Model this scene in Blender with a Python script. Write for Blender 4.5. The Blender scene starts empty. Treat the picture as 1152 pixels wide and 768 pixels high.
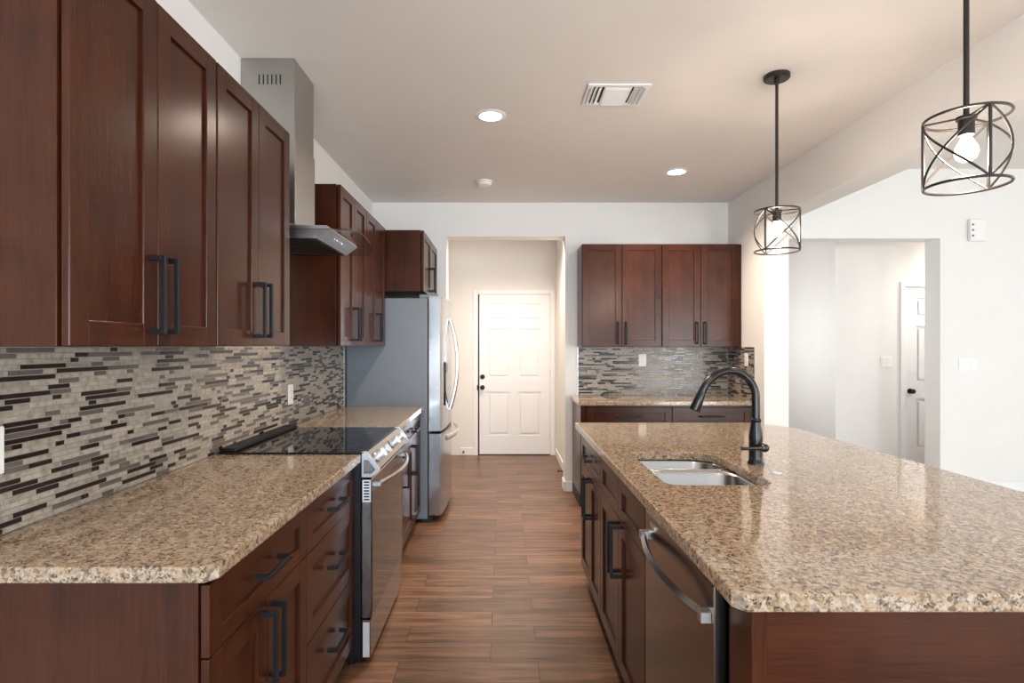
import bpy, bmesh, math, random
from mathutils import Vector, Matrix
from mathutils.geometry import tessellate_polygon

sc = bpy.context.scene
COL = sc.collection
H = 1.38                      # eye height
PI = math.pi

# ------------------------------------------------------------------ camera
cam_d = bpy.data.cameras.new('camera')
cam_d.sensor_width = 36.0
cam_d.lens = 640.0 / 1152.0 * 36.0
cam_d.shift_x = 10.0 / 1152.0
cam_d.shift_y = 5.0 / 1152.0
cam_d.clip_start = 0.02
cam = bpy.data.objects.new('camera', cam_d)
cam.location = (0, 0, H)
cam.rotation_euler = (PI / 2, 0, 0)
COL.objects.link(cam)
sc.camera = cam

# ------------------------------------------------------------------ world, daylight, exposure
sc.view_settings.view_transform = 'Standard'
sc.view_settings.look = 'None'
sc.view_settings.exposure = 0.0
sc.view_settings.gamma = 1.0
sc.view_settings.use_curve_mapping = False

wd = bpy.data.worlds.new('sky')
sc.world = wd
wd.use_nodes = True
wd.node_tree.nodes['Background'].inputs[0].default_value = (0.72, 0.84, 1.0, 1)
wd.node_tree.nodes['Background'].inputs[1].default_value = 1.2

DAY = (0.95, 0.975, 1.0)
DAYB = (0.80, 0.90, 1.0)
WARM = (1.0, 0.82, 0.66)
NEUT = (1.0, 0.95, 0.89)
CAN_W, PEND_W = 42.0, 26.0


def daylight(name, loc, size, rot, watts, col=DAY):
    l = bpy.data.lights.new(name, 'AREA')
    l.shape = 'RECTANGLE'
    l.size, l.size_y = size
    l.energy = watts
    l.color = col
    o = bpy.data.objects.new(name, l)
    o.location = loc
    o.rotation_euler = rot
    COL.objects.link(o)


# daylight that falls in through the glazed door and windows behind the camera and on the right
daylight('daylight_patio_door', (0.5, -3.72, 1.05), (2.2, 2.0), (PI / 2, 0, 0), 290, DAYB)
daylight('daylight_great_room_door', (4.25, -3.72, 1.05), (1.5, 2.0), (PI / 2, 0, 0), 185)
daylight('daylight_side_window', (7.02, 2.3, 1.45), (2.6, 1.5), (0, PI / 2, 0), 88)
daylight('added_hall_fill', (2.12, 6.8, 1.5), (1.2, 1.6), (0, -PI / 2, 0), 26, (1.0, 0.98, 0.96))  # fill lamp added to whiten the side hall evenly
daylight('daylight_rear_side_window', (7.02, -1.9, 1.45), (2.6, 1.5), (0, PI / 2, 0), 170)

# ------------------------------------------------------------------ material helpers


def new_mat(name):
    m = bpy.data.materials.new(name)
    m.use_nodes = True
    nt = m.node_tree
    b = nt.nodes['Principled BSDF']
    return m, nt, b


def N(nt, typ, **kw):
    n = nt.nodes.new(typ)
    for k, v in kw.items():
        setattr(n, k, v)
    return n


def simple(name, col, rough=0.5, metal=0.0, coat=0.0, bump=0.0, bscale=200.0, var=0.04, vscale=6.0, spec=0.5):
    m, nt, b = new_mat(name)
    tc = N(nt, 'ShaderNodeTexCoord')
    no = N(nt, 'ShaderNodeTexNoise')
    no.inputs['Scale'].default_value = vscale
    no.inputs['Detail'].default_value = 3
    nt.links.new(tc.outputs['Object'], no.inputs['Vector'])
    r = N(nt, 'ShaderNodeValToRGB')
    r.color_ramp.elements[0].position = 0.3
    r.color_ramp.elements[1].position = 0.7
    r.color_ramp.elements[0].color = (*[c * (1 - var) for c in col], 1)
    r.color_ramp.elements[1].color = (*[min(1, c * (1 + var)) for c in col], 1)
    nt.links.new(no.outputs['Fac'], r.inputs['Fac'])
    nt.links.new(r.outputs['Color'], b.inputs['Base Color'])
    b.inputs['Roughness'].default_value = rough
    b.inputs['Metallic'].default_value = metal
    b.inputs['Coat Weight'].default_value = coat
    b.inputs['Coat Roughness'].default_value = 0.1
    b.inputs['Specular IOR Level'].default_value = spec
    if bump:
        n2 = N(nt, 'ShaderNodeTexNoise')
        n2.inputs['Scale'].default_value = bscale
        n2.inputs['Detail'].default_value = 4
        nt.links.new(tc.outputs['Object'], n2.inputs['Vector'])
        bp = N(nt, 'ShaderNodeBump')
        bp.inputs['Strength'].default_value = bump
        bp.inputs['Distance'].default_value = 0.002
        nt.links.new(n2.outputs['Fac'], bp.inputs['Height'])
        nt.links.new(bp.outputs['Normal'], b.inputs['Normal'])
    return m


def wood(name, axis):
    m, nt, b = new_mat(name)
    tc = N(nt, 'ShaderNodeTexCoord')
    oi = N(nt, 'ShaderNodeObjectInfo')
    geo = N(nt, 'ShaderNodeNewGeometry')
    off = N(nt, 'ShaderNodeVectorMath', operation='ADD')
    sh = N(nt, 'ShaderNodeMath', operation='MULTIPLY')
    sh.inputs[1].default_value = 37.0
    add = N(nt, 'ShaderNodeMath', operation='ADD')
    nt.links.new(oi.outputs['Random'], add.inputs[0])
    nt.links.new(geo.outputs['Random Per Island'], add.inputs[1])
    nt.links.new(add.outputs[0], sh.inputs[0])
    nt.links.new(tc.outputs['Object'], off.inputs[0])
    nt.links.new(sh.outputs[0], off.inputs[1])
    s1 = {'z': (14, 14, 1.2), 'y': (14, 1.2, 14), 'x': (1.2, 14, 14)}[axis]
    s2 = {'z': (260, 260, 9), 'y': (260, 9, 260), 'x': (9, 260, 260)}[axis]
    outs = []
    for s, det in ((s1, 4), (s2, 3), ((5, 5, 5), 3)):
        mp = N(nt, 'ShaderNodeMapping')
        mp.inputs['Scale'].default_value = s
        nt.links.new(off.outputs[0], mp.inputs['Vector'])
        no = N(nt, 'ShaderNodeTexNoise')
        no.inputs['Scale'].default_value = 1
        no.inputs['Detail'].default_value = det
        no.inputs['Distortion'].default_value = 0.4
        nt.links.new(mp.outputs[0], no.inputs['Vector'])
        outs.append(no.outputs['Fac'])
    mx = N(nt, 'ShaderNodeMath', operation='MULTIPLY_ADD')
    mx.inputs[1].default_value = 0.35
    nt.links.new(outs[1], mx.inputs[0])
    mb = N(nt, 'ShaderNodeMath', operation='MULTIPLY_ADD')
    mb.inputs[1].default_value = 0.4
    nt.links.new(outs[2], mb.inputs[0])
    mc = N(nt, 'ShaderNodeMath', operation='MULTIPLY')
    mc.inputs[1].default_value = 0.35
    nt.links.new(outs[0], mc.inputs[0])
    nt.links.new(mc.outputs[0], mb.inputs[2])
    nt.links.new(mb.outputs[0], mx.inputs[2])
    r = N(nt, 'ShaderNodeValToRGB')
    e = r.color_ramp.elements
    e[0].position, e[0].color = 0.36, (0.020, 0.0047, 0.0016, 1)
    e[1].position, e[1].color = 0.74, (0.068, 0.0172, 0.0056, 1)
    nt.links.new(mx.outputs[0], r.inputs['Fac'])
    hsv = N(nt, 'ShaderNodeHueSaturation')
    mr = N(nt, 'ShaderNodeMapRange')
    mr.inputs[3].default_value = 0.88
    mr.inputs[4].default_value = 1.10
    nt.links.new(geo.outputs['Random Per Island'], mr.inputs[0])
    nt.links.new(mr.outputs[0], hsv.inputs['Value'])
    nt.links.new(r.outputs['Color'], hsv.inputs['Color'])
    nt.links.new(hsv.outputs['Color'], b.inputs['Base Color'])
    b.inputs['Roughness'].default_value = 0.25
    b.inputs['Specular IOR Level'].default_value = 0.30
    return m


def granite():
    m, nt, b = new_mat('speckled granite')
    tc = N(nt, 'ShaderNodeTexCoord')
    # warp
    wn = N(nt, 'ShaderNodeTexNoise')
    wn.inputs['Scale'].default_value = 55
    wn.inputs['Detail'].default_value = 3
    nt.links.new(tc.outputs['Object'], wn.inputs['Vector'])
    wv = N(nt, 'ShaderNodeVectorMath', operation='MULTIPLY_ADD')
    nt.links.new(wn.outputs['Color'], wv.inputs[0])
    wv.inputs[1].default_value = (0.014, 0.014, 0.014)
    nt.links.new(tc.outputs['Object'], wv.inputs[2])

    def cells(scale):
        v = N(nt, 'ShaderNodeTexVoronoi')
        v.inputs['Scale'].default_value = scale
        v.inputs['Randomness'].default_value = 1
        nt.links.new(wv.outputs[0], v.inputs['Vector'])
        s = N(nt, 'ShaderNodeSeparateColor')
        nt.links.new(v.outputs['Color'], s.inputs[0])
        return s

    def ramp(fac, stops, interp='CONSTANT'):
        r = N(nt, 'ShaderNodeValToRGB')
        r.color_ramp.interpolation = interp
        els = r.color_ramp.elements
        while len(els) < len(stops):
            els.new(0.5)
        for el, (p, c) in zip(els, stops):
            el.position = p
            el.color = (*c, 1)
        nt.links.new(fac, r.inputs['Fac'])
        return r.outputs['Color']

    a = cells(105)
    colA = ramp(a.outputs[0], [
        (0.0, (0.336, 0.232, 0.143)), (0.22, (0.394, 0.296, 0.200)), (0.40, (0.249, 0.165, 0.095)),
        (0.55, (0.145, 0.093, 0.055)), (0.66, (0.441, 0.371, 0.290)), (0.82, (0.077, 0.058, 0.044)), (0.91, (0.278, 0.244, 0.209))])
    f = cells(225)
    colB = ramp(f.outputs[1], [
        (0.0, (0.348, 0.261, 0.172)), (0.32, (0.215, 0.145, 0.089)), (0.48, (0.049, 0.037, 0.030)), (0.62, (0.418, 0.348, 0.273)),
        (0.80, (0.016, 0.014, 0.014)), (0.91, (0.302, 0.220, 0.137))])
    big = N(nt, 'ShaderNodeTexNoise')
    big.inputs['Scale'].default_value = 34
    big.inputs['Detail'].default_value = 5
    nt.links.new(tc.outputs['Object'], big.inputs['Vector'])
    mr = N(nt, 'ShaderNodeMapRange')
    mr.inputs[1].default_value = 0.38
    mr.inputs[2].default_value = 0.62
    mr.inputs[3].default_value = 0.15
    mr.inputs[4].default_value = 0.75
    nt.links.new(big.outputs['Fac'], mr.inputs[0])
    mix = N(nt, 'ShaderNodeMix', data_type='RGBA')
    nt.links.new(mr.outputs[0], mix.inputs['Factor'])
    nt.links.new(colA, mix.inputs['A'])
    nt.links.new(colB, mix.inputs['B'])
    nt.links.new(mix.outputs['Result'], b.inputs['Base Color'])
    b.inputs['Roughness'].default_value = 0.07
    b.inputs['Specular IOR Level'].default_value = 0.62
    return m


def plank_floor():
    m, nt, b = new_mat('wood look plank tile')
    tc = N(nt, 'ShaderNodeTexCoord')
    mp = N(nt, 'ShaderNodeMapping')
    mp.inputs['Location'].default_value = (0.453, -2.488, 0)
    nt.links.new(tc.outputs['Object'], mp.inputs['Vector'])
    br = N(nt, 'ShaderNodeTexBrick')
    br.offset = 0.344
    br.offset_frequency = 2
    br.squash = 1.0
    br.inputs['Scale'].default_value = 1
    br.inputs['Brick Width'].default_value = 0.605
    br.inputs['Row Height'].default_value = 0.157
    br.inputs['Mortar Size'].default_value = 0.0022
    br.inputs['Mortar Smooth'].default_value = 0.1
    br.inputs['Bias'].default_value = 0
    br.inputs['Color1'].default_value = (0, 0, 0, 1)
    br.inputs['Color2'].default_value = (1, 1, 1, 1)
    br.inputs['Mortar'].default_value = (0.5, 0.5, 0.5, 1)
    nt.links.new(mp.outputs[0], br.inputs['Vector'])
    bw = N(nt, 'ShaderNodeRGBToBW')
    nt.links.new(br.outputs['Color'], bw.inputs[0])
    # each plank takes its own stretch of the grain
    sc1 = N(nt, 'ShaderNodeMath', operation='MULTIPLY')
    sc1.inputs[1].default_value = 11.3
    nt.links.new(bw.outputs[0], sc1.inputs[0])
    offv = N(nt, 'ShaderNodeVectorMath', operation='ADD')
    nt.links.new(tc.outputs['Object'], offv.inputs[0])
    nt.links.new(sc1.outputs[0], offv.inputs[1])

    def stretched(s, det, dist):
        q = N(nt, 'ShaderNodeMapping')
        q.inputs['Scale'].default_value = s
        nt.links.new(offv.outputs[0], q.inputs['Vector'])
        n = N(nt, 'ShaderNodeTexNoise')
        n.inputs['Scale'].default_value = 1
        n.inputs['Detail'].default_value = det
        n.inputs['Distortion'].default_value = dist
        nt.links.new(q.outputs[0], n.inputs['Vector'])
        return n.outputs['Fac']
    g1 = stretched((2.2, 32, 1), 5, 0.9)
    g2 = stretched((8, 190, 1), 3, 0.2)
    s = N(nt, 'ShaderNodeMath', operation='MULTIPLY_ADD')
    s.inputs[1].default_value = 0.3
    nt.links.new(g2, s.inputs[0])
    s2 = N(nt, 'ShaderNodeMath', operation='MULTIPLY')
    s2.inputs[1].default_value = 0.7
    nt.links.new(g1, s2.inputs[0])
    nt.links.new(s2.outputs[0], s.inputs[2])
    r = N(nt, 'ShaderNodeValToRGB')
    e = r.color_ramp.elements
    e[0].position, e[0].color = 0.34, (0.060, 0.029, 0.016, 1)
    e[1].position, e[1].color = 0.66, (0.27, 0.145, 0.078, 1)
    k = e.new(0.5)
    k.color = (0.160, 0.080, 0.042, 1)
    nt.links.new(s.outputs[0], r.inputs['Fac'])
    hsv = N(nt, 'ShaderNodeHueSaturation')
    mr = N(nt, 'ShaderNodeMapRange')
    mr.inputs[3].default_value = 0.72
    mr.inputs[4].default_value = 1.18
    nt.links.new(bw.outputs[0], mr.inputs[0])
    nt.links.new(mr.outputs[0], hsv.inputs['Value'])
    nt.links.new(r.outputs['Color'], hsv.inputs['Color'])
    mix = N(nt, 'ShaderNodeMix', data_type='RGBA')
    nt.links.new(br.outputs['Fac'], mix.inputs['Factor'])
    nt.links.new(hsv.outputs['Color'], mix.inputs['A'])
    mix.inputs['B'].default_value = (0.05, 0.032, 0.022, 1)
    nt.links.new(mix.outputs['Result'], b.inputs['Base Color'])
    b.inputs['Roughness'].default_value = 0.34
    bp = N(nt, 'ShaderNodeBump', invert=True)
    bp.inputs['Strength'].default_value = 0.5
    bp.inputs['Distance'].default_value = 0.002
    nt.links.new(br.outputs['Fac'], bp.inputs['Height'])
    nt.links.new(bp.outputs['Normal'], b.inputs['Normal'])
    return m


def travertine():
    m, nt, b = new_mat('cream travertine tile')
    tc = N(nt, 'ShaderNodeTexCoord')
    geo = N(nt, 'ShaderNodeNewGeometry')
    no = N(nt, 'ShaderNodeTexNoise')
    no.inputs['Scale'].default_value = 45
    no.inputs['Detail'].default_value = 6
    nt.links.new(tc.outputs['Object'], no.inputs['Vector'])
    r = N(nt, 'ShaderNodeValToRGB')
    e = r.color_ramp.elements
    e[0].position, e[0].color = 0.33, (0.25, 0.195, 0.145, 1)
    e[1].position, e[1].color = 0.55, (0.40, 0.355, 0.295, 1)
    nt.links.new(no.outputs['Fac'], r.inputs['Fac'])
    hsv = N(nt, 'ShaderNodeHueSaturation')
    mr = N(nt, 'ShaderNodeMapRange')
    mr.inputs[3].default_value = 0.80
    mr.inputs[4].default_value = 1.10
    nt.links.new(geo.outputs['Random Per Island'], mr.inputs[0])
    nt.links.new(mr.outputs[0], hsv.inputs['Value'])
    nt.links.new(r.outputs['Color'], hsv.inputs['Color'])
    nt.links.new(hsv.outputs['Color'], b.inputs['Base Color'])
    b.inputs['Roughness'].default_value = 0.35
    return m


def emit(name, col, strength, see=1.0):
    m = bpy.data.materials.new(name)
    m.use_nodes = True
    nt = m.node_tree
    nt.nodes.clear()
    o = N(nt, 'ShaderNodeOutputMaterial')
    em = N(nt, 'ShaderNodeEmission')
    em.inputs[0].default_value = (*col, 1)
    em.inputs[1].default_value = strength
    if see < 1:
        tr = N(nt, 'ShaderNodeBsdfTransparent')
        mx = N(nt, 'ShaderNodeMixShader')
        mx.inputs[0].default_value = see
        nt.links.new(tr.outputs[0], mx.inputs[1])
        nt.links.new(em.outputs[0], mx.inputs[2])
        nt.links.new(mx.outputs[0], o.inputs[0])
    else:
        nt.links.new(em.outputs[0], o.inputs[0])
    return m


def pane_mat(name, tint=(0.965, 0.97, 0.97), gloss=0.08):
    m = bpy.data.materials.new(name)
    m.use_nodes = True
    nt = m.node_tree
    nt.nodes.clear()
    o = N(nt, 'ShaderNodeOutputMaterial')
    tr = N(nt, 'ShaderNodeBsdfTransparent')
    tr.inputs[0].default_value = (*tint, 1)
    gl = N(nt, 'ShaderNodeBsdfGlossy')
    gl.inputs['Roughness'].default_value = 0.02
    lw = N(nt, 'ShaderNodeLayerWeight')
    pw = N(nt, 'ShaderNodeMath', operation='POWER')
    pw.inputs[1].default_value = 5.0
    nt.links.new(lw.outputs['Facing'], pw.inputs[0])
    fr = N(nt, 'ShaderNodeMath', operation='MULTIPLY_ADD')
    fr.inputs[1].default_value = 0.6
    fr.inputs[2].default_value = 0.035
    nt.links.new(pw.outputs[0], fr.inputs[0])
    mx = N(nt, 'ShaderNodeMixShader')
    nt.links.new(fr.outputs[0], mx.inputs[0])
    nt.links.new(tr.outputs[0], mx.inputs[1])
    nt.links.new(gl.outputs[0], mx.inputs[2])
    nt.links.new(mx.outputs[0], o.inputs[0])
    return m


def brushed(name, col, rough, scale=(4, 400, 400)):
    m, nt, b = new_mat(name)
    tc = N(nt, 'ShaderNodeTexCoord')
    mp = N(nt, 'ShaderNodeMapping')
    mp.inputs['Scale'].default_value = scale
    nt.links.new(tc.outputs['Object'], mp.inputs['Vector'])
    no = N(nt, 'ShaderNodeTexNoise')
    no.inputs['Scale'].default_value = 1
    no.inputs['Detail'].default_value = 2
    nt.links.new(mp.outputs[0], no.inputs['Vector'])
    mr = N(nt, 'ShaderNodeMapRange')
    mr.inputs[3].default_value = rough * 0.8
    mr.inputs[4].default_value = rough * 1.25
    nt.links.new(no.outputs['Fac'], mr.inputs[0])
    nt.links.new(mr.outputs[0], b.inputs['Roughness'])
    b.inputs['Base Color'].default_value = (*col, 1)
    b.inputs['Metallic'].default_value = 1
    return m


M = {}
M['wall'] = simple('warm white wall paint', (0.80, 0.785, 0.76), 0.75, bump=0.10, bscale=90, var=0.01)
M['ceil'] = simple('flat ceiling paint', (0.80, 0.76, 0.72), 0.85, bump=0.12, bscale=70, var=0.01)
M['trim'] = simple('white trim paint', (0.86, 0.86, 0.86), 0.4, var=0.01)
M['door'] = simple('white door paint', (0.85, 0.86, 0.88), 0.45, var=0.01)
M['wood'] = wood('cherry stained wood', 'z')
M['wood_y'] = wood('cherry stained wood cross grain', 'y')
M['wood_x'] = wood('cherry stained wood rail grain', 'x')
M['toe'] = simple('dark toe kick', (0.016, 0.009, 0.006), 0.6)
M['black'] = simple('matte black metal', (0.007, 0.008, 0.010), 0.42, var=0.1, spec=0.25)
M['bronze'] = simple('oil rubbed bronze', (0.006, 0.0058, 0.0065), 0.22, metal=0.0, spec=0.4, var=0.2)
M['pend'] = simple('dark bronze pendant metal', (0.022, 0.018, 0.016), 0.4, metal=0.3, var=0.1)
M['steel'] = brushed('brushed stainless steel', (0.56, 0.56, 0.56), 0.30)
M['steel_v'] = brushed('brushed stainless hood steel', (0.42, 0.405, 0.38), 0.34, (400, 400, 4))
M['fridge'] = brushed('refrigerator stainless steel', (0.52, 0.53, 0.55), 0.20, (300, 300, 3))
M['dkst'] = brushed('dark stainless front', (0.30, 0.28, 0.27), 0.17, (300, 4, 300))
M['dwst'] = brushed('dishwasher stainless', (0.27, 0.255, 0.25), 0.2, (300, 4, 300))
M['sink'] = simple('sink steel', (0.43, 0.44, 0.45), 0.24, metal=1.0, var=0.01)
M['case'] = simple('grey painted appliance case', (0.145, 0.17, 0.20), 0.40, bump=0.05, bscale=500)
M['chrome'] = simple('satin silver knob', (0.80, 0.80, 0.82), 0.24, metal=1.0, var=0.01)
M['capsilver'] = simple('grey end cap', (0.40, 0.43, 0.47), 0.32, metal=0.3, var=0.01)
M['ovenglass'] = simple('dark mirrored oven glass', (0.12, 0.11, 0.104), 0.07, metal=0.9, var=0.0)
M['silver'] = simple('silver plastic', (0.62, 0.64, 0.67), 0.35, metal=0.5, var=0.01)
M['blkglass'] = simple('black ceramic glass', (0.006, 0.006, 0.007), 0.03, var=0.0)
M['blkside'] = simple('black enamel', (0.006, 0.006, 0.008), 0.4, spec=0.25)
M['plastic'] = simple('white plastic', (0.84, 0.83, 0.80), 0.35, var=0.01)
M['dark'] = simple('dark recess', (0.008, 0.008, 0.008), 0.7)
M['granite'] = granite()
M['floor'] = plank_floor()
M['trav'] = travertine()
M['carpet'] = simple('light beige bounce carpet', (0.60, 0.56, 0.50), 0.95, bump=0.6, bscale=400, var=0.06, vscale=80)  # pale tone chosen so an unseen floor bounces light
M['tdark'] = simple('dark brown glass tile', (0.020, 0.011, 0.010), 0.16, coat=0.0, var=0.25, vscale=20)
M['tmid'] = simple('taupe glass tile', (0.125, 0.105, 0.090), 0.2, coat=0.0, var=0.2, vscale=14)
M['grout'] = simple('grey tile grout', (0.345, 0.31, 0.262), 0.85)
M['lamp'] = emit('lit lamp diffuser', (1.0, 0.95, 0.88), 14.0)
M['bulb'] = emit('lit frosted bulb', (1.0, 0.90, 0.74), 14.0, 0.55)
M['pane'] = pane_mat('clear pane')
M['hoodglass'] = pane_mat('smoked hood glass', (0.86, 0.87, 0.86))
M['glow'] = M['lamp']

# ------------------------------------------------------------------ mesh helpers


class MB:
    """collects shapes and links them as ONE mesh object"""

    def __init__(self):
        self.bm = bmesh.new()

    def box(self, a, b, bev=0.0, mi=0, mp=None, seg=1):
        x0, x1 = sorted((a[0], b[0]))
        y0, y1 = sorted((a[1], b[1]))
        z0, z1 = sorted((a[2], b[2]))
        ps = [(x, y, z) for x in (x0, x1) for y in (y0, y1) for z in (z0, z1)]
        if mp:
            ps = [mp(*p) for p in ps]
        v = [self.bm.verts.new(p) for p in ps]
        fs = [self.bm.faces.new([v[i] for i in q]) for q in
              ((0, 1, 3, 2), (4, 6, 7, 5), (0, 4, 5, 1), (2, 3, 7, 6), (0, 2, 6, 4), (1, 5, 7, 3))]
        for f in fs:
            f.material_index = mi
        if bev:
            es = list({e for f in fs for e in f.edges})
            bmesh.ops.bevel(self.bm, geom=es, offset=bev, segments=seg, affect='EDGES', profile=0.5, material=mi)
        return self

    def prism(self, poly, h0, h1, mp, mi=0, bev=0.0):
        """poly of (a,b), extruded from h0 to h1; mp(a,b,h) -> world"""
        lo = [self.bm.verts.new(mp(a, b, h0)) for a, b in poly]
        hi = [self.bm.verts.new(mp(a, b, h1)) for a, b in poly]
        n = len(poly)
        fs = [self.bm.faces.new(lo), self.bm.faces.new(hi)]
        for i in range(n):
            fs.append(self.bm.faces.new([lo[i], lo[(i + 1) % n], hi[(i + 1) % n], hi[i]]))
        for f in fs:
            f.material_index = mi
        if bev:
            es = list({e for f in fs for e in f.edges})
            bmesh.ops.bevel(self.bm, geom=es, offset=bev, segments=1, affect='EDGES', profile=0.5, material=mi)
        return self

    def tube(self, pts, r, seg=12, mi=0, closed=False, flat=1.0, caps=True):
        """round bar along points; r a number or one per point"""
        P = [Vector(p) for p in pts]
        n = len(P)
        rs = r if isinstance(r, (list, tuple)) else [r] * n
        tang = []
        for i in range(n):
            if closed:
                t = P[(i + 1) % n] - P[i - 1]
            else:
                t = P[min(n - 1, i + 1)] - P[max(0, i - 1)]
            tang.append(t.normalized())
        t0 = tang[0]
        up = Vector((0, 0, 1)) if abs(t0.z) < 0.9 else Vector((1, 0, 0))
        nrm = (up - t0 * up.dot(t0)).normalized()
        rings = []
        for i in range(n):
            t = tang[i]
            nrm = (nrm - t * nrm.dot(t)).normalized()
            bi = t.cross(nrm)
            rings.append([self.bm.verts.new(P[i] + (nrm * math.cos(a) + bi * math.sin(a) * flat) * rs[i])
                          for a in [2 * PI * k / seg for k in range(seg)]])
        m = n if closed else n - 1
        for i in range(m):
            A, B = rings[i], rings[(i + 1) % n]
            for k in range(seg):
                f = self.bm.faces.new([A[k], A[(k + 1) % seg], B[(k + 1) % seg], B[k]])
                f.material_index = mi
        if not closed and caps:
            self.bm.faces.new(rings[0]).material_index = mi
            self.bm.faces.new(rings[-1]).material_index = mi
        return self

    def lathe(self, prof, seg=28, mi=0, mp=None):
        """prof of (r, h); axis = local z; mp maps (x,y,h) to world"""
        mp = mp or (lambda x, y, z: (x, y, z))
        rings = []
        for r, h in prof:
            if r < 1e-6:
                rings.append([self.bm.verts.new(mp(0, 0, h))])
            else:
                rings.append([self.bm.verts.new(mp(r * math.cos(2 * PI * k / seg), r * math.sin(2 * PI * k / seg), h)) for k in range(seg)])
        for A, B in zip(rings, rings[1:]):
            for k in range(seg):
                k2 = (k + 1) % seg
                if len(A) == 1 and len(B) == 1:
                    continue
                if len(A) == 1:
                    f = self.bm.faces.new([A[0], B[k2], B[k]])
                elif len(B) == 1:
                    f = self.bm.faces.new([A[k], A[k2], B[0]])
                else:
                    f = self.bm.faces.new([A[k], A[k2], B[k2], B[k]])
                f.material_index = mi
        for R in (rings[0], rings[-1]):
            if len(R) > 1:
                self.bm.faces.new(R).material_index = mi
        return self

    def build(self, name, mats, parent=None, sharp=34):
        """parent: an Empty or part whose world origin is o['at']"""
        bmesh.ops.recalc_face_normals(self.bm, faces=self.bm.faces[:])
        at = Vector(WORLD_AT.get(parent.name, (0, 0, 0))) if parent else Vector((0, 0, 0))
        if at.length:
            bmesh.ops.translate(self.bm, verts=self.bm.verts[:], vec=-at)
        me = bpy.data.meshes.new(name)
        self.bm.to_mesh(me)
        self.bm.free()
        for m in (mats if isinstance(mats, (list, tuple)) else [mats]):
            me.materials.append(M[m])
        for p in me.polygons:
            p.use_smooth = True
        me.set_sharp_from_angle(angle=math.radians(sharp))
        o = bpy.data.objects.new(name, me)
        COL.objects.link(o)
        if parent:
            o.parent = parent
            WORLD_AT[o.name] = tuple(at)
        else:
            recenter(o)
        return o


WORLD_AT = {}


def recenter(o):
    """puts a top-level mesh's origin at the middle of its base"""
    me = o.data
    xs = [v.co for v in me.vertices]
    c = Vector(((min(v.x for v in xs) + max(v.x for v in xs)) / 2, (min(v.y for v in xs) + max(v.y for v in xs)) / 2, min(v.z for v in xs)))
    if o.get('keep'):
        return
    me.transform(Matrix.Translation(-c))
    o.location = c
    WORLD_AT[o.name] = tuple(c)


def tag(o, label, cat, group=None):
    o['label'] = label
    o['category'] = cat
    if group:
        o['group'] = group
    return o


def thing(name, label, cat, loc, group=None):
    o = bpy.data.objects.new(name, None)
    o.empty_display_size = 0.05
    o.location = loc
    COL.objects.link(o)
    WORLD_AT[o.name] = tuple(loc)
    return tag(o, label, cat, group)


def struct(o, label=None):
    o['kind'] = 'structure'
    if label:
        o['label'] = label
    return o


def copy_tree(o, parent=None):
    c = o.copy()
    COL.objects.link(c)
    if parent:
        c.parent = parent
    for ch in list(o.children):
        copy_tree(ch, c)
    return c


def catmull(pts, n=6):
    P = [Vector(p) for p in pts]
    P = [P[0] * 2 - P[1]] + P + [P[-1] * 2 - P[-2]]
    out = []
    for i in range(1, len(P) - 2):
        a, b, c, d = P[i - 1:i + 3]
        for k in range(n):
            t = k / n
            out.append(0.5 * ((2 * b) + (c - a) * t + (2 * a - 5 * b + 4 * c - d) * t * t + (3 * b - a - 3 * c + d) * t ** 3))
    out.append(P[-2])
    return out


def rrect(u0, u1, v0, v1, r, n=5):
    out = []
    rs = r if isinstance(r, (list, tuple)) else [r] * 4
    for (cx, cy, a0, rr) in ((u1 - rs[0], v1 - rs[0], 0, rs[0]), (u0 + rs[1], v1 - rs[1], 90, rs[1]),
                             (u0 + rs[2], v0 + rs[2], 180, rs[2]), (u1 - rs[3], v0 + rs[3], 270, rs[3])):
        for k in range(n + 1):
            a = math.radians(a0 + 90 * k / n)
            out.append((cx + rr * math.cos(a), cy + rr * math.sin(a)))
    return out


# facing mappers: (u along the run, v up, w outward) -> world
def face_px(x):
    return lambda u, v, w: (x + w, u, v)


def face_nx(x):
    return lambda u, v, w: (x - w, u, v)


def face_ny(y):
    return lambda u, v, w: (u, y - w, v)


# ------------------------------------------------------------------ room shell
CZ = 2.74
LW, BW, RW, RT = -1.24, 5.40, 2.135, 2.335      # left wall, back wall, right wall face, right wall far face
BT = 5.60
GZ = 3.06                                         # ceiling of the next room
OH = 2.42                                         # opening head height

m = MB()
m.box((-1.6, -3.7, -0.05), (RW + 0.1, 9.0, 0.0))
m.box((RW + 0.1, BW, -0.05), (7.0, 9.0, 0.0))
m.build('floor', 'floor')
fl = bpy.data.objects['floor']
fl.data.transform(Matrix.Translation(fl.location))
fl.location = (0, 0, 0)
struct(fl, 'brown wood look plank tile floor')
struct(MB().box((RW + 0.1, -3.7, -0.05), (7.0, BW, 0.0)).build('floor_next_room', 'carpet'), 'light beige bounce carpet added in the unseen next room')  # carpet added to throw light up onto the header soffit
m = MB()
m.box((-1.6, -3.7, CZ), (RT, BT, CZ + 0.1))
m.box((RT, -3.7, GZ), (7.0, BT, GZ + 0.1))
m.box((-1.6, BT, CZ), (7.0, 9.0, CZ + 0.1))
struct(m.build('ceiling', 'ceil'), 'plain beige white ceiling')
struct(MB().box((LW - 0.2, -3.7, 0), (LW, BW, CZ)).build('wall_left', 'wall'), 'white wall behind the range')
w = MB()
w.box((LW - 0.2, BW, 0), (-0.54, BT, CZ))
w.box((-0.54, BW, OH), (0.59, BT, CZ))
w.box((0.59, BW, 0), (2.50, BT, CZ))
w.box((RT, BW, CZ), (2.50, BT, GZ))
w.box((2.50, BW, 2.40), (4.15, BT, GZ))
w.box((4.15, BW, 0), (7.0, BT, GZ))
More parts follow.
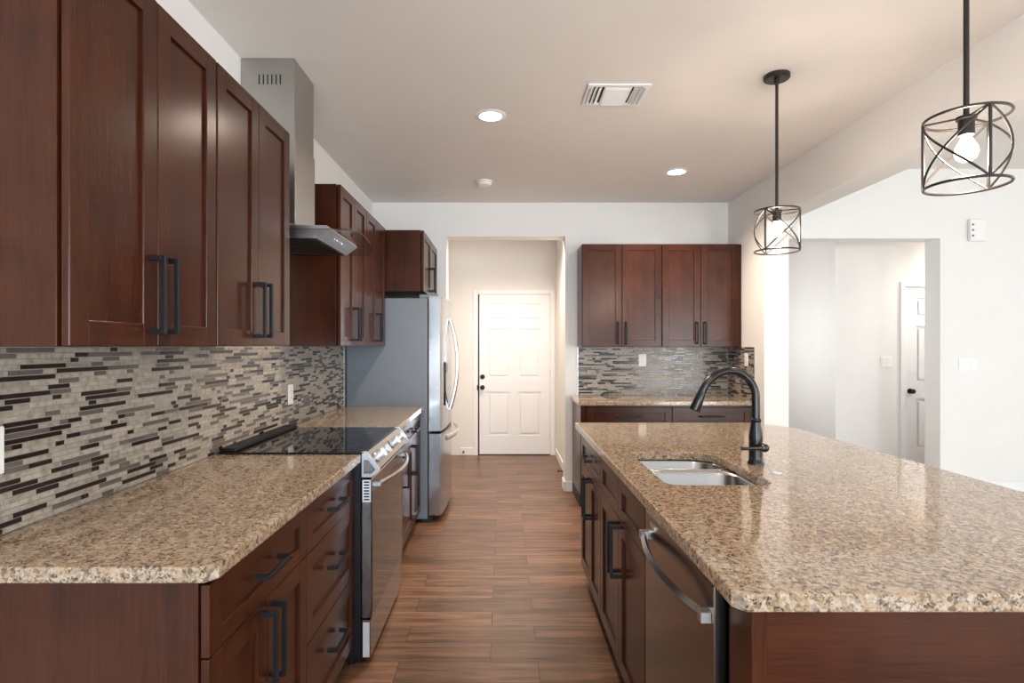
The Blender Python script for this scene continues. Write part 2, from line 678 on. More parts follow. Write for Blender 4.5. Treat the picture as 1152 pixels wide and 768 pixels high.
struct(w.build('wall_back', 'wall'), 'white back wall with two openings')
w = MB()
w.box((RW, 4.65, 0), (RT, BW, CZ))
w.box((RW, -3.5, 2.40), (RT, 4.65, CZ))
w.box((RT - 0.1, -3.5, CZ), (RT, BW, GZ))
struct(w.build('wall_right', 'wall'), 'white wall with wide opening to next room')
w = MB()                                           # wall behind the camera with a glazed door and a window door
w.box((LW - 0.2, -3.7, 0), (-0.6, -3.5, CZ))
w.box((-0.6, -3.7, 2.08), (1.6, -3.5, CZ))
w.box((1.6, -3.7, 0), (3.5, -3.5, CZ))
w.box((3.5, -3.7, 2.08), (5.0, -3.5, CZ))
w.box((5.0, -3.7, 0), (7.0, -3.5, CZ))
w.box((RT, -3.7, CZ), (7.0, -3.5, GZ))
struct(w.build('wall_front', 'wall'))
w = MB()
w.box((6.8, -3.5, 0), (7.0, -3.2, GZ))
w.box((6.8, -0.6, 0), (7.0, 1.0, GZ))
w.box((6.8, 3.6, 0), (7.0, BW, GZ))
for a, c in ((-3.2, -0.6), (1.0, 3.6)):
    w.box((6.8, a, 0), (7.0, c, 0.7))
    w.box((6.8, a, 2.2), (7.0, c, GZ))
struct(w.build('wall_far_right', 'wall'))
# the passage behind the back wall, with the entry door
w = MB()
w.box((LW - 0.2, 7.2, 0), (-0.30, 7.35, CZ))
w.box((-0.30, 7.2, 2.045), (0.60, 7.35, CZ))
w.box((0.60, 7.2, 0), (0.85, 7.35, CZ))
struct(w.build('wall_passage_end', 'wall'), 'cream wall around the white entry door')
struct(MB().box((0.67, BT, 0), (0.85, 7.2, CZ)).build('wall_passage_right', 'wall'))
struct(MB().box((LW - 0.2, BT, 0), (LW, 7.2, CZ)).build('wall_passage_left', 'wall'))
# the side hall seen past the right opening
w = MB()
w.box((3.68, 6.30, 0), (4.45, 6.45, CZ))
w.box((4.45, 6.30, 2.045), (5.26, 6.45, CZ))
w.box((5.26, 6.30, 0), (6.0, 6.45, CZ))
w.box((3.68, 6.45, 0), (3.83, 8.2, CZ))
struct(w.build('wall_hall_end', 'wall'), 'bright white hall wall beside the narrow door')
struct(MB().box((2.2, 8.2, 0), (3.83, 8.4, CZ)).build('wall_hall_far', 'wall'))
w = MB()
w.box((2.2, BT, 0), (2.4, 6.0, CZ))
w.box((2.2, 6.0, 0), (2.4, 7.6, 0.9))
w.box((2.2, 6.0, 2.1), (2.4, 7.6, CZ))
w.box((2.2, 7.6, 0), (2.4, 8.2, CZ))
struct(w.build('wall_hall_left', 'wall'))
struct(MB().box((5.9, BT, 0), (6.0, 6.3, CZ)).build('wall_hall_right', 'wall'))


# baseboards
def baseboard(name, a, b):
    struct(MB().box(a, b, 0.004).build(name, 'trim'), 'white painted baseboard')


baseboard('baseboard_passage', (-0.54 + 0.0, 7.186, 0), (-0.372, 7.2, 0.095))
baseboard('baseboard_passage_side', (0.656, 5.6, 0), (0.67, 7.186, 0.095))
baseboard('baseboard_back', (0.578, BW - 0.013, 0), (0.662, BW, 0.095))
baseboard('baseboard_jamb', (0.577, BW - 0.013, 0), (0.59, BT, 0.095))
baseboard('baseboard_great_room', (4.15, BW - 0.013, 0), (6.8, BW, 0.095))
baseboard('baseboard_hall', (3.68, 6.287, 0), (4.38, 6.30, 0.095))


def glazing(nm, lab, x0, x1, z0, z1, axis, at, kind_trim='trim'):
    mp = (lambda u, v, w_: (u, at + w_, v)) if axis == 'y' else (lambda u, v, w_: (at + w_, u, v))
    f = MB()
    t = 0.06
    f.box((x0, z0, -0.03), (x0 + t, z1, 0.03), mp=mp)
    f.box((x1 - t, z0, -0.03), (x1, z1, 0.03), mp=mp)
    f.box((x0 + t, z1 - t, -0.03), (x1 - t, z1, 0.03), mp=mp)
    f.box((x0 + t, z0, -0.03), (x1 - t, z0 + t, 0.03), mp=mp)
    mid = (x0 + x1) / 2
    f.box((mid - 0.03, z0 + t, -0.025), (mid + 0.03, z1 - t, 0.025), mp=mp)
    fr = struct(f.build(nm, kind_trim), lab)
    at0 = WORLD_AT[fr.name]
    p = MB().box((x0 + t, z0 + t, -0.004), (x1 - t, z1 - t, 0.004), mp=mp).build('pane', 'pane', fr)
    return fr


glazing('door_3', 'glazed patio door behind the camera', -0.6, 1.6, 0.0, 2.08, 'y', -3.6)
glazing('door_4', 'glazed door of the next room', 3.5, 5.0, 0.0, 2.08, 'y', -3.6)
glazing('window_2', 'rear wide window of the next room', -3.2, -0.6, 0.7, 2.2, 'x', 6.9)
glazing('window_added', 'unseen side hall window added to brighten the hall', 6.0, 7.6, 0.9, 2.1, 'x', 2.3)  # invented opening for the added hall fill lamp
glazing('window_1', 'wide window of the next room', 1.0, 3.6, 0.7, 2.2, 'x', 6.9)


# six-panel doors
def six_panel_door(name, label, x0, x1, y, z1, knob_x, knob_z, deadbolt, hinge_x, casing=0.06):
    z0 = 0.012
    mp = face_ny(y)
    W_, st = x1 - x0, 0.115
    t = MB()
    t.box((x0, z0, -0.035), (x1, z1, -0.012), 0, mp=mp)
    mid = (x0 + x1) / 2
    rails = [(z0, z0 + 0.235), (0.80, 0.975), (1.60, 1.70), (z1 - 0.115, z1)]
    for a, b in ((x0, x0 + st), (mid - 0.05, mid + 0.05), (x1 - st, x1)):
        t.box((a, z0, -0.012), (b, z1, 0.0), mp=mp)
    for a, b in rails:
        for c, d in ((x0 + st, mid - 0.05), (mid + 0.05, x1 - st)):
            t.box((c, a, -0.012), (d, b, 0.0), mp=mp)
    for (a, b), (c, d) in zip(rails, rails[1:]):
        for e, f in ((x0 + st, mid - 0.05), (mid + 0.05, x1 - st)):
            # raised field of each panel
            t.box((e + 0.03, b + 0.03, -0.012), (f - 0.03, c - 0.03, -0.002), 0.008, mp=mp)
    d = struct(t.build(name, 'door'), label)
    c = MB()
    cw = casing
    c.box((x0 - cw, 0, -0.01), (x0 - 0.004, z1 + cw, 0.016), 0.003, mp=mp)
    c.box((x1 + 0.004, 0, -0.01), (x1 + cw, z1 + cw, 0.016), 0.003, mp=mp)
    c.box((x0 - 0.004, z1 + 0.004, -0.01), (x1 + 0.004, z1 + cw, 0.016), 0.003, mp=mp)
    c.build('casing', 'trim', d)
    MB().box((x0, 0.0, -0.03), (x1, 0.012, 0.004), mp=mp).build('threshold', 'black', d)

    def ax(cx, cz):
        return lambda a, b, h: (cx + a, y - h, cz + b)
    MB().lathe([(0.030, 0.0), (0.030, 0.006), (0.012, 0.010), (0.012, 0.028), (0.022, 0.034), (0.027, 0.046), (0.024, 0.058), (0.0, 0.062)],
               mp=ax(knob_x, knob_z)).build('knob', 'black', d)
    if deadbolt:
        MB().lathe([(0.030, 0.0), (0.030, 0.008), (0.026, 0.014), (0.0, 0.015)], mp=ax(knob_x, knob_z + 0.135)).build('deadbolt', 'black', d)
        MB().box((x0 - 0.012, knob_z - 0.03, 0.0), (x0 + 0.002, knob_z + 0.03, 0.018), mp=mp).build('strike_plate', 'black', d)
    for hz in (0.25, 1.05, 1.83):
        MB().tube([(hinge_x, y - 0.008, hz - 0.045), (hinge_x, y - 0.008, hz + 0.045)], 0.007, 10).build('hinge', 'silver', d)
    return d


six_panel_door('door_1', 'white six panel entry door at the end of the passage', -0.318, 0.594, 7.2, 2.03, -0.262, 0.855, True, 0.598)
six_panel_door('door_2', 'white panel door in the bright side hall', 4.455, 5.255, 6.3, 2.03, 4.505, 0.88, False, 5.258)

# ------------------------------------------------------------------ cabinetry
DG = 0.0016     # half gap between fronts
FT = 0.020      # front thickness


def shaker(mb, mp, u0, u1, v0, v1, st=0.058, rail=None, slots=(0, 1)):
    """framed front with a recessed flat panel"""
    rail = rail or st
    vs, hs = slots
    mb.box((u0, v0, 0.001), (u0 + st, v1, FT), 0.0024, vs, mp, 2)
    mb.box((u1 - st, v0, 0.001), (u1, v1, FT), 0.0024, vs, mp, 2)
    mb.box((u0 + st - 0.003, v1 - rail, 0.001), (u1 - st + 0.003, v1, FT - 0.0002), 0.0024, hs, mp, 2)
    mb.box((u0 + st - 0.003, v0, 0.001), (u1 - st + 0.003, v0 + rail, FT - 0.0002), 0.0024, hs, mp, 2)
    mb.box((u0 + st - 0.001, v0 + rail - 0.001, 0.002), (u1 - st + 0.001, v1 - rail + 0.001, FT - 0.009), 0, vs, mp)


def pull(mb, mp, u, v, length, vertical=True, stand=0.040):
    """square black bar pull"""
    h = length / 2
    s = 0.0065
    if vertical:
        mb.box((u - s, v - h, FT + stand - 0.011), (u + s, v + h, FT + stand), 0.001, mp=mp)
        for k in (-1, 1):
            c = v + k * (h - s)
            mb.box((u - s, c - s, FT - 0.001), (u + s, c + s, FT + stand - 0.011), 0, mp=mp)
    else:
        mb.box((u - h, v - s, FT + stand - 0.011), (u + h, v + s, FT + stand), 0.001, mp=mp)
        for k in (-1, 1):
            c = u + k * (h - s)
            mb.box((c - s, v - s, FT - 0.001), (c + s, v + s, FT + stand - 0.011), 0, mp=mp)


def cabinet(name, label, cat, mp, face_slot, u0, u1, v0, v1, depth, fronts, group=None, toe=False, extra_gap=0.0):
    """fronts: list of dict(kind, u0,u1,v0,v1, pull=(u,v,len,vertical) or None)"""
    a = Vector(mp((u0 + u1) / 2, 0, -depth / 2))
    t = thing(name, label, cat, (a.x, a.y, v0 if not toe else 0.0), group)
    b = MB()
    b.box((u0 + 0.0006, v0, -depth), (u1 - 0.0006, v1, -0.004), 0.001, 0, mp)
    b.build('body', ['wood'], t, sharp=12)
    if toe:
        MB().box((u0 + 0.0006, 0.0, -depth), (u1 - 0.0006, v0, -0.075), mp=mp).build('toe_kick', ['toe'], t)
    for f in fronts:
        m = MB()
        st = f.get('st', 0.058)
        shaker(m, mp, f['u0'] + DG, f['u1'] - DG, f['v0'] + DG, f['v1'] - DG, st, f.get('rail'))
        d = m.build(f['kind'], ['wood', face_slot], t, sharp=12)
        if f.get('pull'):
            h = MB()
            pull(h, mp, *f['pull'])
            h.build('handle', 'black', d)
    return t


def two_doors(u0, u1, v0, v1, hv, hl, inset=0.030):
    m = (u0 + u1) / 2
    return [dict(kind='door', u0=u0, u1=m, v0=v0, v1=v1, pull=(m - inset, hv, hl, True)),
            dict(kind='door', u0=m, u1=u1, v0=v0, v1=v1, pull=(m + inset, hv, hl, True))]


UB, UT = 1.378, 2.292          # wall cabinets: bottom, top
UX = -0.935                    # face of the left wall cabinets' carcass
G_UP = 'upper cabinets along the left wall'
mpU = face_px(UX)
dU = UX - LW - 0.004
for (a, b, lab) in ((1.195, 1.819, 'dark cherry two-door wall cabinet nearest the camera with exposed end panel'),
                    (1.819, 2.443, 'dark cherry two-door wall cabinet just before the steel chimney hood'),
                    (3.200, 3.814, 'dark cherry two-door wall cabinet just beyond the chimney hood'),
                    (3.814, 4.428, 'dark cherry two-door wall cabinet between the hood cabinets and refrigerator cabinet')):
    cabinet('upper_cabinet', lab, 'cabinet', mpU, 'wood_y', a, b, UB, UT, dU, two_doors(a + 0.004, b - 0.002, UB, UT, 1.513, 0.205), G_UP)
# over the refrigerator, deeper
cabinet('bridge_cabinet', 'short deep dark cherry cabinet above the stainless refrigerator', 'cabinet', face_px(-0.645), 'wood_y',
        4.475, 5.385, 1.81, UT, -0.649 - LW, two_doors(4.479, 5.383, 1.81, UT, 1.95, 0.205))
# back wall uppers
mpB = face_ny(5.09)
G_BK = 'upper cabinets on the back wall'
cabinet('upper_cabinet', 'dark cherry wall cabinet on back wall, left of the pair beside the passage', 'cabinet', mpB, 'wood_x', 0.703, 1.416, 1.372, 2.29,
        0.306, two_doors(0.706, 1.414, 1.372, 2.29, 1.495, 0.20, 0.036), G_BK)
cabinet('upper_cabinet', 'dark cherry wall cabinet on back wall, right of the pair in the corner', 'cabinet', mpB, 'wood_x', 1.416, 2.134, 1.372, 2.29,
        0.306, two_doors(1.418, 2.105, 1.372, 2.29, 1.495, 0.20, 0.036), G_BK)

# left base cabinets
BB, BTOP = 0.105, 0.878
BX = -0.657
mpL = face_px(BX)
dL = BX - LW - 0.004
G_BL = 'base cabinets along the left wall'
v1d = 0.700                     # split under the top drawer
u0, u1 = 1.232, 1.843
mid = (u0 + u1) / 2
cabinet('base_cabinet', 'dark cherry base cabinet at the near left counter end, drawer over two doors', 'cabinet', mpL, 'wood_y', u0, u1, BB, BTOP, dL,
        [dict(kind='drawer', u0=u0, u1=u1, v0=v1d, v1=0.862, pull=(mid, 0.785, 0.16, False), rail=0.045)] +
        two_doors(u0, u1, BB, v1d, 0.575, 0.205), G_BL, True)
u0, u1 = 1.843, 2.440
mid = (u0 + u1) / 2
cabinet('drawer_cabinet', 'dark cherry three-drawer base cabinet beside the near side of the range', 'cabinet', mpL, 'wood_y', u0, u1, BB, BTOP, dL,
        [dict(kind='drawer', u0=u0, u1=u1, v0=v1d, v1=0.862, pull=(mid, 0.785, 0.16, False), rail=0.045),
         dict(kind='drawer', u0=u0, u1=u1, v0=0.405, v1=v1d, pull=(mid, 0.575, 0.16, False)),
         dict(kind='drawer', u0=u0, u1=u1, v0=BB, v1=0.405, pull=(mid, 0.275, 0.16, False))], G_BL, True)
u0, u1 = 3.205, 3.665
mid = (u0 + u1) / 2
cabinet('base_cabinet', 'narrow dark cherry base cabinet just beyond the range, drawer over one door', 'cabinet', mpL, 'wood_y', u0, u1, BB, BTOP, dL,
        [dict(kind='drawer', u0=u0, u1=u1, v0=v1d, v1=0.862, pull=(mid, 0.785, 0.16, False), rail=0.045),
         dict(kind='door', u0=u0, u1=u1, v0=BB, v1=v1d, pull=(u1 - 0.035, 0.575, 0.205, True))], G_BL, True)
u0, u1 = 3.665, 4.395
mid = (u0 + u1) / 2
cabinet('base_cabinet', 'dark cherry base cabinet next to the refrigerator, drawer over two doors', 'cabinet', mpL, 'wood_y', u0, u1, BB, BTOP, dL,
        [dict(kind='drawer', u0=u0, u1=u1, v0=v1d, v1=0.862, pull=(mid, 0.785, 0.16, False), rail=0.045)] +
        two_doors(u0, u1, BB, v1d, 0.575, 0.205), G_BL, True)

# back wall base cabinets
mpK = face_ny(4.815)
G_BB = 'base cabinets under the back wall counter'
for (a, b, f0, lab) in ((0.655, 1.425, 0.705, 'dark cherry base cabinet under back wall counter, left of the pair'),
                        (1.425, 2.134, 1.425, 'dark cherry base cabinet under back wall counter, right of the pair')):
    f1 = min(b, 2.095)
    cabinet('base_cabinet', lab, 'cabinet', mpK, 'wood_x', a, b, BB, BTOP, 0.58,
            [dict(kind='drawer', u0=f0, u1=f1, v0=v1d, v1=0.862, pull=((f0 + f1) / 2, 0.785, 0.20, False), rail=0.045)] +
            two_doors(f0, f1, BB, v1d, 0.575, 0.205), G_BB, True)

# island
IX = 0.477
mpI = face_nx(IX)
G_IS = 'cabinets of the island'
u0, u1 = 2.672, 3.330
mid = (u0 + u1) / 2
cabinet('base_cabinet', 'dark cherry island cabinet at the far end, drawer over two doors', 'cabinet', mpI, 'wood_y', u0, u1, BB, BTOP, 0.60,
        [dict(kind='drawer', u0=u0, u1=u1, v0=v1d, v1=0.862, pull=(mid, 0.785, 0.16, False), rail=0.045)] +
        two_doors(u0, u1, BB, v1d, 0.575, 0.205), G_IS, True)
u0, u1 = 1.835, 2.672
mid = (u0 + u1) / 2
t = thing('sink_cabinet', 'dark cherry sink cabinet beside the dishwasher, two blank drawer fronts', 'cabinet', (IX + 0.3, mid, 0), G_IS)
b = MB()
for (a, c) in ((u0 + 0.0006, u0 + 0.018), (u1 - 0.018, u1 - 0.0006)):
    b.box((a, BB, -0.60), (c, BTOP, -0.004), 0, 0, mpI)
b.box((u0 + 0.018, BB, -0.60), (u1 - 0.018, BB + 0.018, -0.02), 0, 0, mpI)
b.box((u0 + 0.018, BB + 0.018, -0.60), (u1 - 0.018, BTOP, -0.585), 0, 0, mpI)
b.box((u0 + 0.018, BB, -0.02), (u1 - 0.018, BTOP, -0.004), 0, 0, mpI)
b.build('body', ['wood'], t, sharp=12)
MB().box((u0 + 0.0006, 0, -0.60), (u1 - 0.0006, BB, -0.075), mp=mpI).build('toe_kick', 'toe', t)
for (a, c) in ((u0, mid), (mid, u1)):
    m = MB()
    shaker(m, mpI, a + DG, c - DG, v1d + DG, 0.862 - DG, 0.058, 0.045)
    m.build('drawer_front', ['wood', 'wood_y'], t, sharp=12)
for f in two_doors(u0, u1, BB, v1d, 0.575, 0.205):
    m = MB()
    shaker(m, mpI, f['u0'] + DG, f['u1'] - DG, f['v0'] + DG, f['v1'] - DG)
    d = m.build('door', ['wood', 'wood_y'], t, sharp=12)
    h = MB()
    pull(h, mpI, *f['pull'])
    h.build('handle', 'black', d)
# near end panel and seating-side panel of the island
t = thing('island_end_panel', 'dark cherry end panel closing the near end of the island', 'panel', (0.95, 1.115, 0), G_IS)
MB().box((IX + 0.03, 1.095, 0.0), (1.42, 1.115, BTOP), 0.001).build('panel', ['wood_x'], t)
MB().box((IX, 1.092, 0.0), (IX + 0.03, 1.20, BTOP), 0.001).build('stile', ['wood'], t)
tag(MB().box((1.09, 1.205, 0.0), (1.42, 3.33, BTOP), 0.001).build('island_back_cabinet', ['wood']),
    'dark cherry back of the island under the wide overhang', 'cabinet', G_IS)


# ------------------------------------------------------------------ countertops
def slab(name, outer, z0, z1, holes=(), bev=0.005):
    mb = MB()
    bm = mb.bm
    loops = [outer] + list(holes)
    flat = [p for lp in loops for p in lp]
    tris = tessellate_polygon([[Vector((p[0], p[1], 0)) for p in lp] for lp in loops])
    top = [bm.verts.new((p[0], p[1], z1)) for p in flat]
    bot = [bm.verts.new((p[0], p[1], z0)) for p in flat]
    for tr in tris:
        bm.faces.new([top[i] for i in tr])
        bm.faces.new([bot[i] for i in reversed(tr)])
    s = 0
    rim = []
    for lp in loops:
        n = len(lp)
        for i in range(n):
            a, c = s + i, s + (i + 1) % n
            f = bm.faces.new([bot[a], bot[c], top[c], top[a]])
        s += n
    bmesh.ops.recalc_face_normals(bm, faces=bm.faces[:])
    es = [e for e in bm.edges if len(e.link_faces) == 2 and abs(e.verts[0].co.z - e.verts[1].co.z) < 1e-6
          and e.calc_face_angle() > 1.0]
    bmesh.ops.bevel(bm, geom=es, offset=bev, segments=2, affect='EDGES', profile=0.5)
    return mb.build(name, 'granite', sharp=12)


CT0, CT1 = 0.879, 0.915
G_CT = 'granite countertops'
CF = -0.610
o = slab('countertop', [(LW + 0.001, 1.197), (CF - 0.022, 1.197), (CF, 1.222), (CF, 2.441), (LW + 0.001, 2.441)], CT0, CT1)
tag(o, 'speckled beige granite countertop on near left base cabinets before the range', 'countertop', G_CT)
o = slab('countertop', [(LW + 0.001, 3.203), (CF, 3.203), (CF, 4.405), (LW + 0.001, 4.405)], CT0, CT1)
tag(o, 'short speckled granite countertop between the range and the refrigerator', 'countertop', G_CT)
o = slab('countertop', [(0.632, 4.765), (2.134, 4.765), (2.134, BW - 0.001), (0.705, BW - 0.001), (0.632, 5.32)], CT0, CT1)
tag(o, 'narrow granite countertop along the back wall under the corner cabinets', 'countertop', G_CT)
SX0, SX1, SY0, SY1 = 0.553, 0.912, 1.905, 2.500
hole = rrect(SX0, SX1, SY0, SY1, [0.13, 0.05, 0.05, 0.05], 6)
o = slab('countertop', [(0.437 + 0.02, 1.067), (1.66, 1.067), (1.66, 3.25), (1.50, 3.455), (0.437, 3.455), (0.437, 1.09)], CT0, CT1, [hole])
tag(o, 'large speckled granite island countertop with sink cutout and clipped corner', 'countertop', G_CT)

# ------------------------------------------------------------------ tile backsplashes
G_BS = 'mosaic backsplashes'


def mosaic(mb, mp, u0, u1, v0, v1, seed):
    rnd = random.Random(seed)
    mb.box((u0, v0, 0.0005), (u1, v1, 0.0045), 0, 0, mp)
    pitch, g = 0.01455, 0.0016
    nrow = int((v1 - v0) / pitch + 0.5)
    pitch = (v1 - v0) / nrow
    for r in range(nrow):
        a, b = v0 + r * pitch + g / 2, v0 + (r + 1) * pitch - g / 2
        u = u0 - rnd.random() * 0.12
        kind = rnd.choice((1, 2, 3))
        while u < u1:
            if kind == 1:
                L = rnd.choice((0.05, 0.075, 0.10, 0.15, 0.20))
                nxt = rnd.choices((1, 2, 3), (0.36, 0.33, 0.31))[0]
            else:
                L = rnd.choice((0.03, 0.05, 0.075, 0.075, 0.10, 0.15, 0.20))
                nxt = rnd.choices((1, 2, 3), (0.74, 0.12, 0.14))[0]
            s, e = max(u, u0) + g / 2, min(u + L, u1) - g / 2
            if e - s > 0.004:
                pr = [mp(s, a, 0.004), mp(e, a, 0.004), mp(e, b, 0.004), mp(s, b, 0.004)]
                d = 0.0008
                hi = 0.0072 if kind == 1 else 0.0080
                tp = [mp(s + d, a + d, hi), mp(e - d, a + d, hi), mp(e - d, b - d, hi), mp(s + d, b - d, hi)]
                V = [mb.bm.verts.new(p) for p in pr + tp]
                for q in ((4, 5, 6, 7), (0, 1, 5, 4), (1, 2, 6, 5), (2, 3, 7, 6), (3, 0, 4, 7), (3, 2, 1, 0)):
                    mb.bm.faces.new([V[i] for i in q]).material_index = kind
            u += L
            kind = nxt


TM = ['grout', 'trav', 'tdark', 'tmid', 'silver']
m = MB()
mosaic(m, face_px(LW), 1.20, 4.405, CT1 + 0.0005, UB - 0.002, 5)
m.box((LW + 0.0005, 4.405, CT1 + 0.0005), (LW + 0.010, 4.413, UB - 0.002), 0, 4)
o = m.build('backsplash', TM, sharp=20)
tag(o, 'cream and brown strip mosaic backsplash on the left wall behind the range', 'backsplash', G_BS)
m = MB()
mosaic(m, face_ny(BW), 0.712, 2.1265, CT1 + 0.0005, 1.370, 17)
m.box((0.704, BW - 0.010, CT1 + 0.0005), (0.712, BW - 0.0005, 1.370), 0, 4)
mosaic(m, face_nx(RW), 4.815, BW - 0.009, CT1 + 0.0005, 1.370, 23)
m.box((RW - 0.010, 4.807, CT1 + 0.0005), (RW - 0.0005, 4.815, 1.370), 0, 4)
o = m.build('backsplash', TM, sharp=20)
tag(o, 'strip mosaic backsplash wrapping the back corner behind the faucet', 'backsplash', G_BS)

# ------------------------------------------------------------------ range
RY0, RY1 = 2.447, 3.197
t = thing('range', 'slide-in stainless range with black glass cooktop between the left base cabinets', 'range', (-0.9, 2.822, 0))
bx = lambda a, b_, h: (a, h, b_)
MB().box((LW + 0.02, RY0, 0.03), (-0.612, RY1, 0.908), 0.002).build('body', 'blkside', t)
m = MB().box((LW + 0.014, RY0 - 0.004, 0.917), (-0.600, RY1 + 0.004, 0.923), 0.001)
m.box((LW + 0.02, RY0 + 0.002, 0.908), (-0.602, RY1 - 0.002, 0.917))
ck = m.build('cooktop', 'blkglass', t)
for (cx, cy, r) in ((-0.78, 2.63, 0.11), (-1.02, 2.63, 0.08), (-0.78, 3.02, 0.08), (-1.02, 3.02, 0.10)):
    for rr in (r,):
        MB().lathe([(rr - 0.001, 0.9229), (rr - 0.001, 0.9232), (rr, 0.9232), (rr, 0.9229)], 40, mp=lambda x, y, h, cx=cx, cy=cy: (cx + x, cy + y, h)).build('burner_ring', 'case', ck)
MB().box((LW + 0.016, RY0 + 0.004, 0.923), (LW + 0.085, RY1 - 0.004, 0.938), 0.004).build('rear_vent', 'blkside', t)
prof = [(-0.6065, 0.922), (-0.588, 0.922), (-0.534, 0.850), (-0.543, 0.836), (-0.565, 0.818), (-0.6065, 0.818)]
MB().prism(prof, RY0 + 0.010, RY1 - 0.010, bx).build('control_panel', 'dkst', t)
cap = [(-0.6085, 0.926), (-0.586, 0.926), (-0.528, 0.850), (-0.539, 0.834), (-0.565, 0.815), (-0.6085, 0.815)]
inner = [(-0.598, 0.890), (-0.578, 0.890), (-0.548, 0.850), (-0.565, 0.832), (-0.598, 0.832)]
for a, b_, s in ((RY0 - 0.004, RY0 + 0.010, -1), (RY1 - 0.010, RY1 + 0.004, 1)):
    e = MB().prism(cap, a, b_, bx, bev=0.002).build('end_cap', 'capsilver', t)
    c = a - 0.0015 if s < 0 else b_ + 0.0015
    MB().prism(inner, c, c + 0.003, bx, bev=0.001).build('cap_inset', 'dkst', e)
# knobs on the sloping panel
dirn = Vector((0.072, 0, 0.054)).normalized()
for ky in (2.535, 2.635, 2.87, 3.03):
    base = Vector((-0.561, ky, 0.887))
    ax1 = Vector((0, 1, 0))
    ax2 = dirn.cross(ax1)
    mpk = lambda x, y, h, base=base, ax1=ax1, ax2=ax2: base + ax1 * x + ax2 * y + dirn * h
    k = MB().lathe([(0.024, -0.002), (0.024, 0.004), (0.0215, 0.006), (0.0200, 0.030), (0.017, 0.034), (0.0, 0.035)], 24, mp=mpk).build('knob', 'silver', t)
    MB().box((-0.0045, -0.021, 0.030), (0.0045, 0.021, 0.046), 0.002, mp=mpk).build('knob_grip', 'silver', k)
MB().prism([(-0.0, 0.0), (0.10, 0.0), (0.10, 0.03), (0.0, 0.03)], 0.0, 0.0012,
           lambda a, b_, h: Vector((-0.5615, 2.73 + a, 0.8865)) + dirn * (h + 0.0003) + dirn.cross(Vector((0, 1, 0))) * (b_ - 0.015)).build('display', 'blkglass', t)
od = MB().box((-0.610, RY0 + 0.004, 0.205), (-0.566, RY1 - 0.004, 0.806), 0.003).build('oven_door', 'dkst', t)
MB().box((-0.567, RY0 + 0.010, 0.212), (-0.5645, RY1 - 0.010, 0.750), 0.001).build('oven_window', 'ovenglass', od)
m = MB()
for k in range(7):
    z = 0.715 + k * 0.0125
    m.box((-0.600, RY0 + 0.0030, z), (-0.576, RY0 + 0.0045, z + 0.007))
m.build('vent_slots', 'dark', od)
MB().box((-0.606, RY0 + 0.0032, 0.708), (-0.570, RY0 + 0.0042, 0.803)).build('vent_plate', 'silver', od)
pts = []
for k in range(25):
    s = -1 + 2 * k / 24
    pts.append((-0.495 - 0.045 * s ** 2, 2.822 + 0.335 * s, 0.778))
hd = MB().tube(pts, 0.0125, 12, flat=0.8).build('handle', 'steel', od)
for s in (-1, 1):
    MB().box((-0.568, 2.822 + s * 0.335 - 0.010, 0.769), (-0.532, 2.822 + s * 0.335 + 0.010, 0.787), 0.003).build('handle_mount', 'capsilver', hd)
dr = MB().box((-0.610, RY0 + 0.004, 0.035), (-0.572, RY1 - 0.004, 0.198), 0.003).build('drawer', 'dkst', t)
MB().box((-0.604, RY0 + 0.0025, 0.04), (-0.576, RY0 + 0.0042, 0.19)).build('drawer_side', 'silver', dr)
for yy in (RY0 + 0.03, RY1 - 0.05):
    for xx in (-0.66, -1.15):
        MB().lathe([(0.016, 0.0), (0.016, 0.032)], 16, mp=lambda x, y, h, xx=xx, yy=yy: (xx + x, yy + y, h)).build('foot', 'blkside', t)

# ------------------------------------------------------------------ hood
t = thing('range_hood', 'stainless chimney range hood with curved glass canopy above the cooktop', 'range hood', (-1.0, 2.822, 1.875))
HC = 2.822
MB().box((LW + 0.001, 2.682, 1.955), (-0.980, 2.962, 2.352), 0.002).build('lower_chimney', 'steel_v', t)
up = MB().box((LW + 0.001, 2.687, 2.352), (-0.985, 2.957, CZ - 0.001), 0.002).build('upper_chimney', 'steel_v', t)
m = MB()
for k in range(6):
    x = LW + 0.085 + k * 0.020
    m.box((x, 2.6862, 2.615), (x + 0.006, 2.6872, 2.662))
m.build('vent_slots', 'dark', up)
# flared foot of the chimney
m = MB()
lo = [(LW + 0.001, 2.655), (-0.955, 2.655), (-0.955, 2.989), (LW + 0.001, 2.989)]
hi = [(LW + 0.001, 2.680), (-0.978, 2.680), (-0.978, 2.964), (LW + 0.001, 2.964)]
vl = [m.bm.verts.new((x, y, 1.934)) for x, y in lo]
vh = [m.bm.verts.new((x, y, 1.957)) for x, y in hi]
m.bm.faces.new(vl)
m.bm.faces.new(vh)
for i in range(4):
    m.bm.faces.new([vl[i], vl[(i + 1) % 4], vh[(i + 1) % 4], vh[i]])
m.build('chimney_collar', 'steel', t)
